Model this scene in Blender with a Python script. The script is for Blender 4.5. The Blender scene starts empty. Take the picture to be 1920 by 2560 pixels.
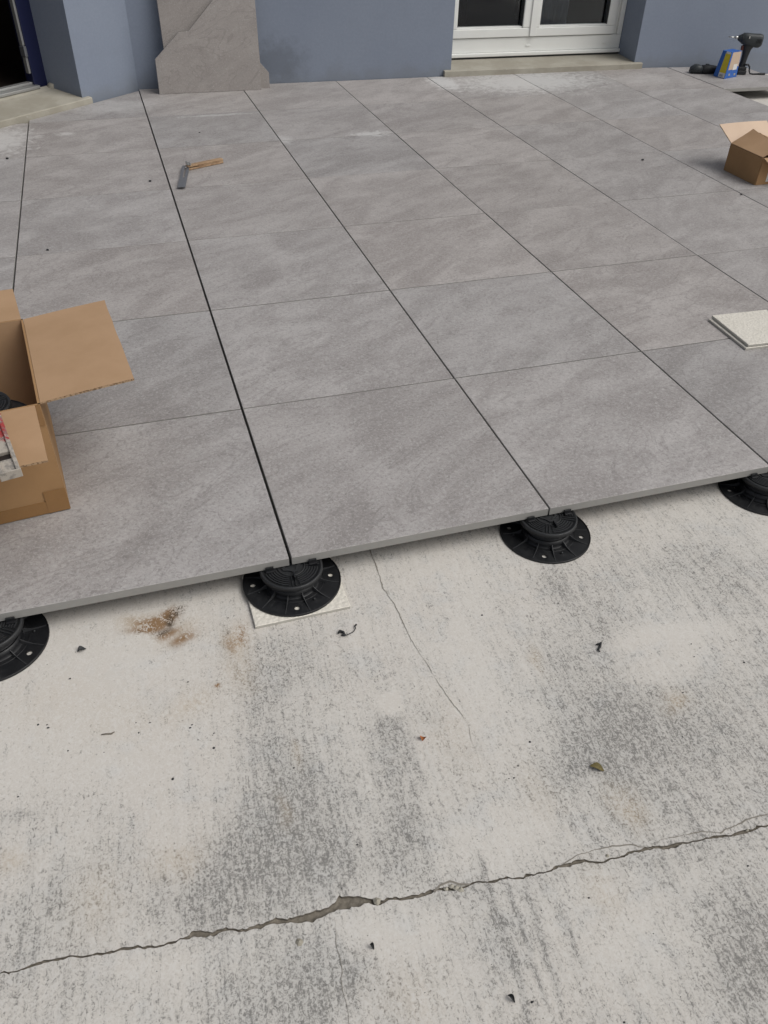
import bpy, bmesh, math, random
import numpy as np
from mathutils import Vector, Matrix

R = math.radians
random.seed(7)
rng = np.random.default_rng(7)
scene = bpy.context.scene
COL = scene.collection

# ------------------------------------------------------------------ camera
# deck top is z = 0, the concrete below it z = ZG; paving pitch 0.6 m
ZG = -0.075
F_PX = 2015.67                       # focal length in pixels of the 1920 x 2560 photograph
CAM = Vector((-0.20392642, -1.23248634, 1.15704933))
CR = ((0.95450027, -0.29747485, 0.02092705),
      (-0.17478531, -0.61492567, -0.76897107),
      (0.24161813, 0.73032536, -0.63894096))      # rows: right, down, forward
cam_data = bpy.data.cameras.new('camera')
cam = bpy.data.objects.new('camera', cam_data)
COL.objects.link(cam)
cam_data.sensor_fit = 'VERTICAL'
cam_data.sensor_height = 36.0
cam_data.lens = F_PX / 2560.0 * 36.0
cam_data.clip_start = 0.05
cam_data.clip_end = 400.0
rot = Matrix((CR[0], [-v for v in CR[1]], [-v for v in CR[2]])).transposed()
cam.matrix_world = Matrix.Translation(CAM) @ rot.to_4x4()
scene.camera = cam

# ------------------------------------------------------------------ light: overcast daylight, open to the right
SUN_EL, SUN_AZ = R(52), R(125)       # azimuth clockwise from +Y
world = bpy.data.worlds.new('World')
scene.world = world
world.use_nodes = True
wn = world.node_tree
sky = wn.nodes.new('ShaderNodeTexSky')
sky.sky_type = 'NISHITA'
sky.sun_disc = False
sky.sun_elevation = SUN_EL
sky.sun_rotation = SUN_AZ
sky.dust_density = 4.0
hsv = wn.nodes.new('ShaderNodeHueSaturation')
hsv.inputs['Saturation'].default_value = 0.16      # cloud cover: nearly grey sky
bg = wn.nodes['Background']
bg.inputs['Strength'].default_value = 0.088
wn.links.new(sky.outputs[0], hsv.inputs['Color'])
wn.links.new(hsv.outputs[0], bg.inputs['Color'])

sun_data = bpy.data.lights.new('sun', 'SUN')
sun_data.energy = 1.6
sun_data.angle = R(45)
sun_data.color = (1.0, 0.975, 0.94)
sun = bpy.data.objects.new('sun', sun_data)
COL.objects.link(sun)
sd = Vector((math.sin(SUN_AZ) * math.cos(SUN_EL), math.cos(SUN_AZ) * math.cos(SUN_EL), math.sin(SUN_EL)))
sun.rotation_euler = sd.to_track_quat('Z', 'Y').to_euler()
sun.location = (6, -4, 9)

vs = scene.view_settings
vs.view_transform = 'Standard'
vs.look = 'None'
vs.gamma = 1.0
vs.exposure = 0.0
vs.use_curve_mapping = False
scene.cycles.max_bounces = 8
scene.cycles.diffuse_bounces = 3
scene.cycles.transparent_max_bounces = 12

# ------------------------------------------------------------------ helpers
def on_z(u, v, z=ZG):
    """Point of the horizontal plane z that the photograph shows at pixel u, v (1920 x 2560)."""
    x, y = (u - 960) / F_PX, (v - 1280) / F_PX
    d = Vector([CR[0][i] * x + CR[1][i] * y + CR[2][i] for i in range(3)])
    return CAM + d * ((z - CAM.z) / d.z)

def tag(o, label=None, cat=None, group=None, kind=None):
    if label: o['label'] = label
    if cat: o['category'] = cat
    if group: o['group'] = group
    if kind: o['kind'] = kind
    return o

def empty(name, loc=(0, 0, 0), rz=0.0, parent=None):
    o = bpy.data.objects.new(name, None)
    COL.objects.link(o)
    o.location = loc
    o.rotation_euler = (0, 0, rz)
    o.empty_display_size = 0.05
    o.parent = parent
    return o

def link(name, mesh, parent=None, loc=(0, 0, 0), rz=0.0):
    o = bpy.data.objects.new(name, mesh)
    COL.objects.link(o)
    o.parent = parent
    o.location = loc
    o.rotation_euler = (0, 0, rz)
    return o

class MB:
    """Collects geometry for one mesh."""
    def __init__(s):
        s.v, s.f, s.m, s.sm = [], [], [], []
    def add(s, verts, faces, mi=0, smooth=False):
        b = len(s.v)
        s.v += [tuple(p) for p in verts]
        for f in faces:
            s.f.append([b + i for i in f]); s.m.append(mi); s.sm.append(smooth)
    def box(s, a, b, mi=0, mat=None):
        x0, y0, z0 = a; x1, y1, z1 = b
        v = [Vector(p) for p in ((x0, y0, z0), (x1, y0, z0), (x1, y1, z0), (x0, y1, z0), (x0, y0, z1), (x1, y0, z1), (x1, y1, z1), (x0, y1, z1))]
        if mat: v = [mat @ p for p in v]
        s.add(v, [(3, 2, 1, 0), (4, 5, 6, 7), (0, 1, 5, 4), (1, 2, 6, 5), (2, 3, 7, 6), (3, 0, 4, 7)], mi)
    def bbox(s, a, b, ch=0.003, mi=0, mat=None):
        """box with chamfered edges all round"""
        bm = bmesh.new()
        bmesh.ops.create_cube(bm, size=1.0)
        for v in bm.verts:
            v.co = Vector([a[i] + (v.co[i] + .5) * (b[i] - a[i]) for i in range(3)])
        bmesh.ops.bevel(bm, geom=bm.edges[:], offset=ch, segments=2, affect='EDGES', profile=0.5)
        s.bm(bm, mi, mat)
    def bm(s, bm, mi=0, mat=None, smooth=False):
        bm.verts.ensure_lookup_table()
        s.add([(mat @ v.co) if mat else v.co for v in bm.verts], [[v.index for v in f.verts] for f in bm.faces], mi, smooth)
        bm.free()
    def lathe(s, prof, n=48, mi=0, smooth=True, mat=None, close=False):
        v = []
        for r, z in prof:
            for k in range(n):
                a = 2 * math.pi * k / n
                p = Vector((r * math.cos(a), r * math.sin(a), z))
                v.append(mat @ p if mat else p)
        f = []
        m = len(prof)
        for i in range(m if close else m - 1):
            j = (i + 1) % m
            for k in range(n):
                f.append((i * n + k, i * n + (k + 1) % n, j * n + (k + 1) % n, j * n + k))
        s.add(v, f, mi, smooth)
    def tube(s, pts, rad, n=8, mi=0):
        pts = [Vector(p) for p in pts]
        rads = rad if isinstance(rad, (list, tuple)) else [rad] * len(pts)
        v = []; up = Vector((0, 0, 1))
        for i, p in enumerate(pts):
            t = (pts[min(i + 1, len(pts) - 1)] - pts[max(i - 1, 0)]).normalized()
            a = t.cross(up)
            if a.length < 1e-3: a = t.cross(Vector((1, 0, 0)))
            a.normalize(); b = a.cross(t)
            for k in range(n):
                w = 2 * math.pi * k / n
                v.append(p + (a * math.cos(w) + b * math.sin(w)) * rads[i])
        f = []
        for i in range(len(pts) - 1):
            for k in range(n):
                f.append((i * n + k, i * n + (k + 1) % n, (i + 1) * n + (k + 1) % n, (i + 1) * n + k))
        f.append(list(range(n))[::-1]); f.append([(len(pts) - 1) * n + k for k in range(n)])
        s.add(v, f, mi, True)
    def prism(s, poly, z0, z1, mi=0, mi_side=None, ch=0.0, mat=None):
        """upright prism over a counter-clockwise polygon, top edge chamfered by ch"""
        n = len(poly)
        P = [Vector((p[0], p[1], 0)) for p in poly]
        ins = []
        for i in range(n):
            a, b, c = P[i - 1], P[i], P[(i + 1) % n]
            d1 = (b - a).normalized(); d2 = (c - b).normalized()
            n1 = Vector((-d1.y, d1.x, 0)); n2 = Vector((-d2.y, d2.x, 0))
            k = 1 + n1.dot(n2)
            ins.append(b + (n1 + n2) * (ch / max(k, .3)))
        X = lambda p, z: (mat @ Vector((p.x, p.y, z))) if mat else Vector((p.x, p.y, z))
        v = [X(p, z0) for p in P] + [X(p, z1 - ch) for p in P] + [X(p, z1) for p in ins]
        ms = mi if mi_side is None else mi_side
        s.add(v, [list(range(2 * n, 3 * n))], mi)
        b = len(s.v) - 3 * n
        for i in range(n):
            j = (i + 1) % n
            s.f.append([b + i, b + j, b + n + j, b + n + i]); s.m.append(ms); s.sm.append(False)
            if ch > 0:
                s.f.append([b + n + i, b + n + j, b + 2 * n + j, b + 2 * n + i]); s.m.append(mi); s.sm.append(False)
        s.f.append([b + i for i in range(n)][::-1]); s.m.append(ms); s.sm.append(False)
    def mesh(s, name, mats):
        me = bpy.data.meshes.new(name)
        me.from_pydata(s.v, [], s.f)
        for m in (mats if isinstance(mats, (list, tuple)) else [mats]): me.materials.append(m)
        me.polygons.foreach_set('material_index', s.m)
        me.polygons.foreach_set('use_smooth', s.sm)
        me.update()
        return me
    def build(s, name, mats, parent=None, loc=(0, 0, 0), rz=0.0):
        return link(name, s.mesh(name, mats), parent, loc, rz)

# ------------------------------------------------------------------ materials
class NT:
    def __init__(s, name):
        s.mat = bpy.data.materials.new(name)
        s.mat.use_nodes = True
        s.t = s.mat.node_tree
        s.p = s.t.nodes['Principled BSDF']
        s.out = s.t.nodes['Material Output']
    def n(s, typ, **kw):
        nd = s.t.nodes.new(typ)
        for k, v in kw.items(): setattr(nd, k, v)
        return nd
    def put(s, sock, val):
        if isinstance(val, bpy.types.NodeSocket): s.t.links.new(val, sock)
        elif val is not None:
            try: sock.default_value = val
            except Exception: sock.default_value = tuple(val) + (1.0,)
    def coord(s, which='Object'):
        return s.n('ShaderNodeTexCoord').outputs[which]
    def mapping(s, vec, scale=(1, 1, 1), rot=(0, 0, 0), loc=(0, 0, 0)):
        if any(rot) and scale != (1, 1, 1):          # turn first, then stretch
            vec = s.mapping(vec, (1, 1, 1), rot); rot = (0, 0, 0)
        m = s.n('ShaderNodeMapping')
        s.put(m.inputs['Vector'], vec)
        m.inputs['Scale'].default_value = scale; m.inputs['Rotation'].default_value = rot; m.inputs['Location'].default_value = loc
        return m.outputs[0]
    def noise(s, vec, scale, detail=3, rough=.55, dist=0.0, color=False):
        nd = s.n('ShaderNodeTexNoise')
        s.put(nd.inputs['Vector'], vec)
        nd.inputs['Scale'].default_value = scale; nd.inputs['Detail'].default_value = detail
        nd.inputs['Roughness'].default_value = rough; nd.inputs['Distortion'].default_value = dist
        return nd.outputs['Color' if color else 'Fac']
    def math(s, op, a, b=None, c=None, clamp=False):
        nd = s.n('ShaderNodeMath', operation=op, use_clamp=clamp)
        s.put(nd.inputs[0], a)
        if b is not None: s.put(nd.inputs[1], b)
        if c is not None: s.put(nd.inputs[2], c)
        return nd.outputs[0]
    def vmath(s, op, a, b=None):
        nd = s.n('ShaderNodeVectorMath', operation=op)
        s.put(nd.inputs[0], a)
        if b is not None: s.put(nd.inputs[1], b)
        return nd.outputs['Value'] if op in ('LENGTH', 'DOT_PRODUCT', 'DISTANCE') else nd.outputs[0]
    def ramp(s, val, a, b, lo=0.0, hi=1.0):
        nd = s.n('ShaderNodeMapRange', interpolation_type='SMOOTHSTEP')
        s.put(nd.inputs['Value'], val)
        nd.inputs['From Min'].default_value = a; nd.inputs['From Max'].default_value = b
        nd.inputs['To Min'].default_value = lo; nd.inputs['To Max'].default_value = hi
        return nd.outputs[0]
    def mix(s, fac, a, b, blend='MIX'):
        nd = s.n('ShaderNodeMix', data_type='RGBA', blend_type=blend)
        s.put(nd.inputs[0], fac); s.put(nd.inputs[6], a); s.put(nd.inputs[7], b)
        return nd.outputs[2]
    def attr(s, name):
        nd = s.n('ShaderNodeAttribute'); nd.attribute_name = name
        return nd.outputs['Fac']
    def bump(s, h, strength=.3, dist=.002):
        nd = s.n('ShaderNodeBump')
        s.put(nd.inputs['Height'], h)
        nd.inputs['Strength'].default_value = strength; nd.inputs['Distance'].default_value = dist
        s.t.links.new(nd.outputs[0], s.p.inputs['Normal'])
    def fin(s, col, rough=.6, spec=.5, metal=0.0):
        s.put(s.p.inputs['Base Color'], col)
        s.put(s.p.inputs['Roughness'], rough)
        s.p.inputs['Specular IOR Level'].default_value = spec
        s.p.inputs['Metallic'].default_value = metal
        return s.mat

def C(r, g, b):
    return (r, g, b, 1.0)

def simple(name, col, rough=.6, spec=.5, var=.12, scale=40, metal=0.0, bump=0.0):
    t = NT(name)
    n = t.noise(t.coord(), scale, 5, .6)
    f = t.math('MULTIPLY_ADD', n, 2 * var, 1 - var)
    c = t.mix(1.0, C(*col), t.n('ShaderNodeCombineColor').outputs[0], 'MULTIPLY')
    cc = c.node.inputs[7].links[0].from_node
    for k in range(3): t.put(cc.inputs[k], f)
    if bump: t.bump(n, bump, .001)
    return t.fin(c, rough, spec, metal)

def make_concrete():
    t = NT('concrete')
    P = t.coord()
    big = t.noise(P, 2.2, 2, .6)
    med = t.noise(P, 14, 4, .62, .4)
    s1 = t.noise(t.mapping(P, (75, 5.0, 1), (0, 0, R(4))), 1.0, 3, .65, .4)
    s2 = t.noise(t.mapping(P, (230, 26, 1), (0, 0, R(3))), 1.0, 2, .7, .6)
    worm = t.noise(t.mapping(P, (1, .75, 1)), 115, 2, .8, 1.8)
    fine = t.noise(P, 300, 1, .7, .8)
    # how much of the pale skin has worn to grey here
    g = t.math('ADD', t.attr('grime'), t.math('MULTIPLY_ADD', med, 1.0, -.5))
    g = t.math('ADD', g, t.math('MULTIPLY_ADD', s1, 1.3, -.65))
    g = t.math('MINIMUM', g, 1.1)
    pit = t.math('MULTIPLY_ADD', worm, .6, t.math('MULTIPLY', fine, .4))
    rub = t.math('ADD', pit, t.math('MULTIPLY_ADD', s2, .34, -.17))
    th = t.math('MULTIPLY_ADD', g, -.13, .585)
    mask = t.ramp(t.math('SUBTRACT', rub, th), -.06, .17)
    veil = t.ramp(g, -.35, 1.1, 0, .40)
    pale = t.mix(t.ramp(big, .35, .65), C(.598, .567, .520), C(.583, .546, .497))
    pale = t.mix(t.ramp(med, .5, .72, 0, .5), pale, C(.575, .568, .548))
    pale = t.mix(t.ramp(pit, .52, .40, 0, .45), pale, C(.68, .662, .63))
    c = t.mix(veil, pale, C(.335, .330, .316))
    c = t.mix(t.math('MULTIPLY', mask, .84), c, C(.165, .160, .150))
    och = t.math('MULTIPLY', t.attr('ochre'), t.ramp(t.math('ADD', pit, t.math('MULTIPLY', med, .5)), .58, .86, .12, 1.0), clamp=True)
    c = t.mix(t.math('MULTIPLY', och, .75), c, C(.44, .32, .18))
    rust = t.math('MULTIPLY', t.attr('rust'), t.ramp(t.math('ADD', worm, t.math('MULTIPLY', med, .7)), .66, .90, .08, 1.0), clamp=True)
    c = t.mix(rust, c, C(.26, .16, .085))
    dirt = t.math('MULTIPLY', t.attr('dirt'), t.ramp(t.math('ADD', worm, med), .88, 1.10, .05, 1.0), clamp=True)
    c = t.mix(dirt, c, C(.085, .062, .042))
    t.bump(pit, .25, -.0018)
    return t.fin(c, .82, .3)

def make_tile_top(tint=(1, 1, 1), name='porcelain', amp=1.0):
    t = NT(name)
    oi = t.n('ShaderNodeObjectInfo')
    rnd = oi.outputs['Random']
    sh = t.n('ShaderNodeCombineXYZ')
    t.put(sh.inputs[0], t.math('MULTIPLY', rnd, 37.0)); t.put(sh.inputs[1], t.math('MULTIPLY', rnd, 91.0)); t.put(sh.inputs[2], t.math('MULTIPLY', rnd, 13.0))
    P = t.vmath('ADD', t.coord(), sh.outputs[0])
    cloud = t.noise(t.mapping(P, (1.0, 1.7, 1), (0, 0, R(-34))), 2.3, 3, .55, 1.5)
    band = t.noise(t.mapping(P, (1.2, 3.6, 1), (0, 0, R(-30))), 1.9, 4, .6, 1.3)
    soft = t.noise(P, 26, 2, .6, .8)
    grain = t.noise(P, 135, 2, .8, .8)
    fleck = t.noise(t.mapping(P, (1, 1.8, 1), (0, 0, R(20))), 150, 1, .7, 1.2)
    k = t.math('ADD', t.math('MULTIPLY', cloud, .55), t.math('MULTIPLY', band, .45))
    T_ = lambda r, g_, b_: C(r * tint[0], g_ * tint[1], b_ * tint[2])
    c = t.mix(t.ramp(k, .5 - .14 / amp, .5 + .14 / amp), T_(.290, .268, .258), T_(.400, .376, .364))
    c = t.mix(t.ramp(soft, .48, .75, 0, .22), c, T_(.305, .303, .292))
    vein = t.ramp(t.math('ABSOLUTE', t.math('SUBTRACT', t.noise(t.mapping(P, (1, 2.6, 1), (0, 0, R(-32))), 1.7, 3, .6, 2.0), .5)), .0, .016, .38, 0)
    c = t.mix(vein, c, T_(.215, .196, .189))
    c = t.mix(t.ramp(grain, .52, .70, 0, .50 * amp), c, T_(.50, .48, .465))
    c = t.mix(t.ramp(grain, .50, .32, 0, .50 * amp), c, T_(.185, .170, .163))
    c = t.mix(t.ramp(fleck, .64, .74, 0, .5), c, C(.55, .54, .525))
    # mortar dust, scuffs and footprints left on the paving
    W = t.n('ShaderNodeNewGeometry').outputs['Position']
    dn = t.noise(W, 26, 3, .75, .6)
    streaks = t.noise(t.mapping(W, (2.2, 9, 1), (0, 0, R(-20))), 2.2, 4, .68, .5)
    smear = t.ramp(streaks, .62, .85, 0, .30)
    dust = smear
    for x, y, rx, ry, amt in DUST:
        d = t.vmath('LENGTH', t.vmath('MULTIPLY', t.vmath('SUBTRACT', W, (x, y, 0)), (1 / rx, 1 / ry, 0)))
        m = t.ramp(t.math('ADD', d, t.math('MULTIPLY_ADD', dn, -2.2, 1.1)), .3, 1.1, amt, 0)
        dust = t.math('MAXIMUM', dust, m)
    c = t.mix(dust, c, C(.60, .59, .575))
    jit = t.math('MULTIPLY_ADD', rnd, .12, .955)
    cc = t.n('ShaderNodeCombineColor')
    rn2 = t.math('FRACT', t.math('MULTIPLY', rnd, 7.31))
    for q in range(3): t.put(cc.inputs[q], t.math('MULTIPLY', jit, t.math('MULTIPLY_ADD', rn2, (.025, .0, -.02)[q], (.99, 1.0, 1.006)[q])))
    c = t.mix(1.0, c, cc.outputs[0], 'MULTIPLY')
    t.bump(grain, .14 * amp, .001)
    return t.fin(c, t.ramp(soft, .3, .7, .52, .66), .38)

DUST = [(1.08, 3.02, .13, .06, .7), (1.86, 4.02, .12, .26, .9), (2.40, 3.95, .62, .34, .80), (-.78, 3.30, .25, .32, .75), (-.42, 3.36, .07, .035, .6),
        (.36, 3.55, .26, .02, .45), (-.15, 3.85, .30, .16, .3), (.62, 3.02, .05, .10, .4), (3.1, 3.87, .35, .15, .28)]

M = {}
M['concrete'] = make_concrete()
M['tile'] = make_tile_top()
M['tile_lean'] = make_tile_top((.87, .85, .825), 'porcelain_warm', .45)
M['tile_side'] = simple('porcelain_body', (.305, .297, .279), .7, .3, .10, 60)
def make_black(name, col, rough):
    t = NT(name)
    P = t.coord()
    n = t.noise(P, 55, 4, .7, .5)
    c = t.mix(t.ramp(n, .55, .8, 0, .22), C(*col), C(.07, .068, .066))
    t.bump(n, .05, .001)
    return t.fin(c, t.ramp(n, .4, .7, rough, .7), .5)
M['black'] = make_black('black_plastic', (.0085, .009, .0105), .42)
M['black2'] = make_black('black_plastic_head', (.019, .020, .0215), .5)
M['black_rib_lit'] = make_black('black_plastic_lit_rib', (.040, .041, .043), .4)  # same plastic in a lighter colour: light on the ribs painted in
M['crack'] = simple('crack_earth', (.175, .155, .126), .95, .2, .75, 140, bump=1.0)
M['hairline'] = simple('hairline', (.24, .22, .19), .95, .1, .4, 200)
M['white'] = simple('white_pvc', (.84, .845, .81), .35, .5, .05, 8)
M['seal_and_shadow'] = simple('rubber_seal_and_shadow', (.05, .05, .05), .7, .3)  # glazing seals, and the painted shadow line below the frame
M['navy'] = simple('navy_paint', (.010, .013, .05), .4, .5, .1, 6)
M['alu'] = simple('aluminium', (.42, .42, .41), .42, .5, .1, 30, metal=.6)
M['dark_room'] = simple('dark_room', (.05, .048, .05), .8, .2)
M['dark_floor'] = simple('room_floor', (.16, .18, .22), .5, .3)
M['curtain'] = simple('curtain', (.42, .42, .45), .9, .1, .1, 20)
M['cabinet'] = simple('dark_wood_unlit_hall', (.02, .014, .012), .5, .4)  # cupboards, and the painted darkness of the hallway
M['wood'] = None
M['steel'] = simple('worn_steel', (.24, .245, .26), .45, .5, .25, 90, metal=.6)
M['steel_bright'] = simple('bright_steel', (.55, .55, .53), .3, .5, .1, 50, metal=.9)
M['rubber'] = simple('dark_rubber', (.022, .023, .024), .6, .4, .3, 60)
M['drill_grey'] = simple('drill_grey', (.035, .04, .042), .5, .4, .3, 40)
M['drill_red'] = simple('drill_trigger', (.12, .03, .02), .5, .4)
M['leaf'] = simple('dry_leaf', (.16, .13, .05), .7, .3, .5, 300)
M['orange_bit'] = simple('orange_bit', (.34, .12, .04), .8, .2, .4, 200)
M['blue'] = simple('blue_card', (.03, .12, .42), .5, .4, .25, 60)
M['yellow'] = simple('yellow_card', (.62, .50, .03), .5, .4, .15, 60)
M['kraft'] = simple('kraft_card', (.52, .40, .30), .7, .3, .08, 40)
M['paper'] = simple('white_paper', (.66, .65, .62), .7, .3, .06, 60)
M['grey_print'] = simple('grey_print', (.32, .32, .32), .7, .3, .3, 300)

def make_wall():
    t = NT('blue_render')
    P = t.coord()
    a = t.noise(P, 1.3, 4, .6); b = t.noise(P, 9, 5, .6); g = t.noise(P, 330, 3, .7)
    c = t.mix(t.ramp(a, .3, .7), C(.228, .262, .33), C(.252, .288, .355))
    c = t.mix(t.ramp(b, .5, .8, 0, .35), c, C(.215, .24, .285))
    c = t.mix(t.math('MULTIPLY', t.ramp(g, .45, .7), .25), c, C(.31, .34, .395))
    c = t.mix(t.ramp(t.noise(P, 70, 3, .8), .35, .7, .22, 0), c, C(.17, .195, .245))
    # splash-up grime above the paving, heavier beside the leaning slabs
    W = t.n('ShaderNodeNewGeometry').outputs['Position']
    s = t.n('ShaderNodeSeparateXYZ'); t.put(s.inputs[0], W)
    lo = t.math('ADD', s.outputs[2], t.math('MULTIPLY_ADD', t.noise(P, 7, 5, .65), -.28, .14))
    c = t.mix(t.ramp(lo, .0, .10, .45, 0), c, C(.20, .215, .235))
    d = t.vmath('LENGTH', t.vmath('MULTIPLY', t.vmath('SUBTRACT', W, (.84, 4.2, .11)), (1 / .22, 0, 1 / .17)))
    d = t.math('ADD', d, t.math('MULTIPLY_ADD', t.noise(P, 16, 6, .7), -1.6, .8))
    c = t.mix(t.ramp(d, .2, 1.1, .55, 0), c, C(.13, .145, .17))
    t.bump(g, .5, .002)
    return t.fin(c, .9, .2)
M['wall'] = make_wall()

def make_sill():
    t = NT('cast_stone_sill')
    P = t.coord()
    a = t.noise(P, 6, 5, .6); g = t.noise(P, 220, 3, .7)
    c = t.mix(t.ramp(a, .35, .68), C(.33, .305, .25), C(.41, .385, .325))
    c = t.mix(t.ramp(g, .5, .8, 0, .5), c, C(.30, .28, .23))
    c = t.mix(t.ramp(t.noise(P, 28, 4, .7), .62, .75, 0, .5), c, C(.50, .48, .43))
    t.bump(g, .3, .002)
    return t.fin(c, .85, .25)
M['sill'] = make_sill()

def make_card(name, col, dark):
    t = NT(name)
    P = t.coord()
    fl = t.n('ShaderNodeTexWave'); fl.wave_type = 'BANDS'; fl.bands_direction = 'Z'
    t.put(fl.inputs['Vector'], P); fl.inputs['Scale'].default_value = 60; fl.inputs['Distortion'].default_value = .6
    a = t.noise(P, 7, 5, .6); g = t.noise(P, 260, 3, .7)
    c = t.mix(t.ramp(a, .35, .7), C(*col), C(*dark))
    c = t.mix(t.math('MULTIPLY', g, .25), c, C(col[0] * .8, col[1] * .78, col[2] * .75))
    t.bump(t.math('ADD', t.math('MULTIPLY', fl.outputs['Fac'], .4), g), .08, .001)
    return t.fin(c, .75, .25)
M['card'] = make_card('cardboard', (.455, .295, .175), (.40, .255, .145))
M['card_out'] = make_card('cardboard_outside', (.37, .22, .105), (.32, .188, .088))
M['card_pale'] = make_card('cardboard_pale', (.68, .52, .39), (.63, .475, .355))
M['tape'] = simple('brown_tape', (.27, .145, .055), .25, .5, .1, 30)

def make_card_edge():
    t = NT('cardboard_edge')
    P = t.coord()
    n = t.noise(P, 170, 2, .7)
    c = t.mix(t.ramp(n, .40, .58), C(.19, .12, .07), C(.42, .29, .18))
    return t.fin(c, .85, .2)
M['card_edge'] = make_card_edge()

def make_wood():
    t = NT('beech')
    P = t.mapping(t.coord(), (6, 60, 60))
    n = t.noise(P, 1.5, 5, .6, .6)
    c = t.mix(t.ramp(n, .35, .65), C(.42, .285, .17), C(.27, .165, .09))
    return t.fin(c, .55, .4)
M['wood'] = make_wood()

def make_ceramic():
    t = NT('textured_ceramic')
    P = t.coord()
    v = t.n('ShaderNodeTexVoronoi'); v.feature = 'F1'
    t.put(v.inputs['Vector'], t.mapping(P, (1, 1, .2))); v.inputs['Scale'].default_value = 130; v.inputs['Randomness'].default_value = 1.0
    n = t.noise(P, 12, 4, .6)
    c = t.mix(t.ramp(n, .35, .7), C(.75, .71, .63), C(.71, .67, .59))
    c = t.mix(t.ramp(v.outputs['Distance'], .35, .7, 0, .3), c, C(.55, .52, .46))
    t.bump(v.outputs['Distance'], .7, -.002)
    return t.fin(c, .45, .4)
M['ceramic'] = make_ceramic()
M['ceramic_side'] = simple('ceramic_edge', (.47, .45, .40), .5, .4, .15, 80)

def make_paint():
    t = NT('worn_red_paint')
    P = t.coord()
    n = t.noise(P, 45, 6, .7, .5)
    s = t.n('ShaderNodeSeparateXYZ'); t.put(s.inputs[0], P)
    wear = t.math('ADD', n, t.ramp(s.outputs[0], .03, .11, .30, 0))
    c = t.mix(t.ramp(wear, .50, .60), C(.36, .05, .048), C(.40, .36, .31))
    c = t.mix(t.ramp(t.noise(P, 90, 4, .75), .47, .62, 0, .75), c, C(.20, .185, .17))
    return t.fin(c, .6, .3)
M['red_paint'] = make_paint()

def make_glass():
    t = NT('window_glass')
    fr = t.n('ShaderNodeFresnel'); fr.inputs['IOR'].default_value = 1.5
    tr = t.n('ShaderNodeBsdfTransparent'); tr.inputs['Color'].default_value = C(.62, .66, .68)
    gl = t.n('ShaderNodeBsdfGlossy'); gl.inputs['Roughness'].default_value = .02; gl.inputs['Color'].default_value = C(.95, .97, 1)
    mx = t.n('ShaderNodeMixShader')
    t.t.links.new(fr.outputs[0], mx.inputs[0]); t.t.links.new(tr.outputs[0], mx.inputs[1]); t.t.links.new(gl.outputs[0], mx.inputs[2])
    t.t.links.new(mx.outputs[0], t.out.inputs['Surface'])
    return t.mat
M['glass'] = make_glass()

# ------------------------------------------------------------------ ground: old concrete slab with a long crack
CRACK_PX = [(-400, 2528), (-120, 2462), (0, 2437), (87, 2416), (174, 2396), (220, 2387), (266, 2384), (312, 2372), (359, 2368), (428, 2354), (480, 2342), (524, 2335), (567, 2330),
            (602, 2328), (642, 2316), (683, 2306), (729, 2300), (775, 2291), (827, 2277), (880, 2262), (920, 2256), (949, 2253), (995, 2248), (1064, 2236),
            (1093, 2224), (1140, 2222), (1191, 2210), (1238, 2200), (1284, 2195), (1330, 2183), (1388, 2173), (1446, 2158), (1504, 2152), (1550, 2144),
            (1573, 2131), (1625, 2123), (1683, 2114), (1724, 2103), (1793, 2092), (1868, 2077), (1920, 2063), (2050, 2030), (2300, 1985)]
cr = np.array([tuple(on_z(u, v))[:2] for u, v in CRACK_PX])

def vnoise(x, seed, f):
    """1-D value noise"""
    r = np.random.default_rng(seed).random(4096) - .5
    t = (np.asarray(x) + 100.0) * f
    i = np.floor(t).astype(int); w = t - i; w = w * w * (3 - 2 * w)
    return r[i % 4096] * (1 - w) + r[(i + 1) % 4096] * w

def crack_edges(x):
    y = np.interp(x, cr[:, 0], cr[:, 1])
    y = y + vnoise(x, 1, 45) * .006 + vnoise(x, 2, 170) * .0028 * (.3 + 1.4 * np.abs(vnoise(x, 12, 9)) * 2)
    w = .0016 + .0046 * np.clip(vnoise(x, 3, 22) + .30, 0, 1) + .0016 * np.abs(vnoise(x, 4, 150))
    def sp(x0, wid, amt): return amt * np.exp(-((x - x0) / wid) ** 2)
    far = w * .6 + sp(-.07, .014, .013) + sp(-.035, .02, .004) + sp(-.115, .03, .0035) + sp(.295, .018, .004) + sp(-.29, .012, .002)
    near = w * .5 + sp(-.08, .05, .003) + sp(-.13, .035, .003) + sp(.30, .03, .002)
    far = far * (1 + .8 * vnoise(x, 5, 70) + .7 * vnoise(x, 25, 170)) + .0016 * vnoise(x, 15, 260)
    near = near * (1 + .8 * vnoise(x, 6, 80) + .7 * vnoise(x, 26, 180)) + .0016 * vnoise(x, 16, 260)
    return y + np.maximum(far, .0009), y - np.maximum(near, .0007)

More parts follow.
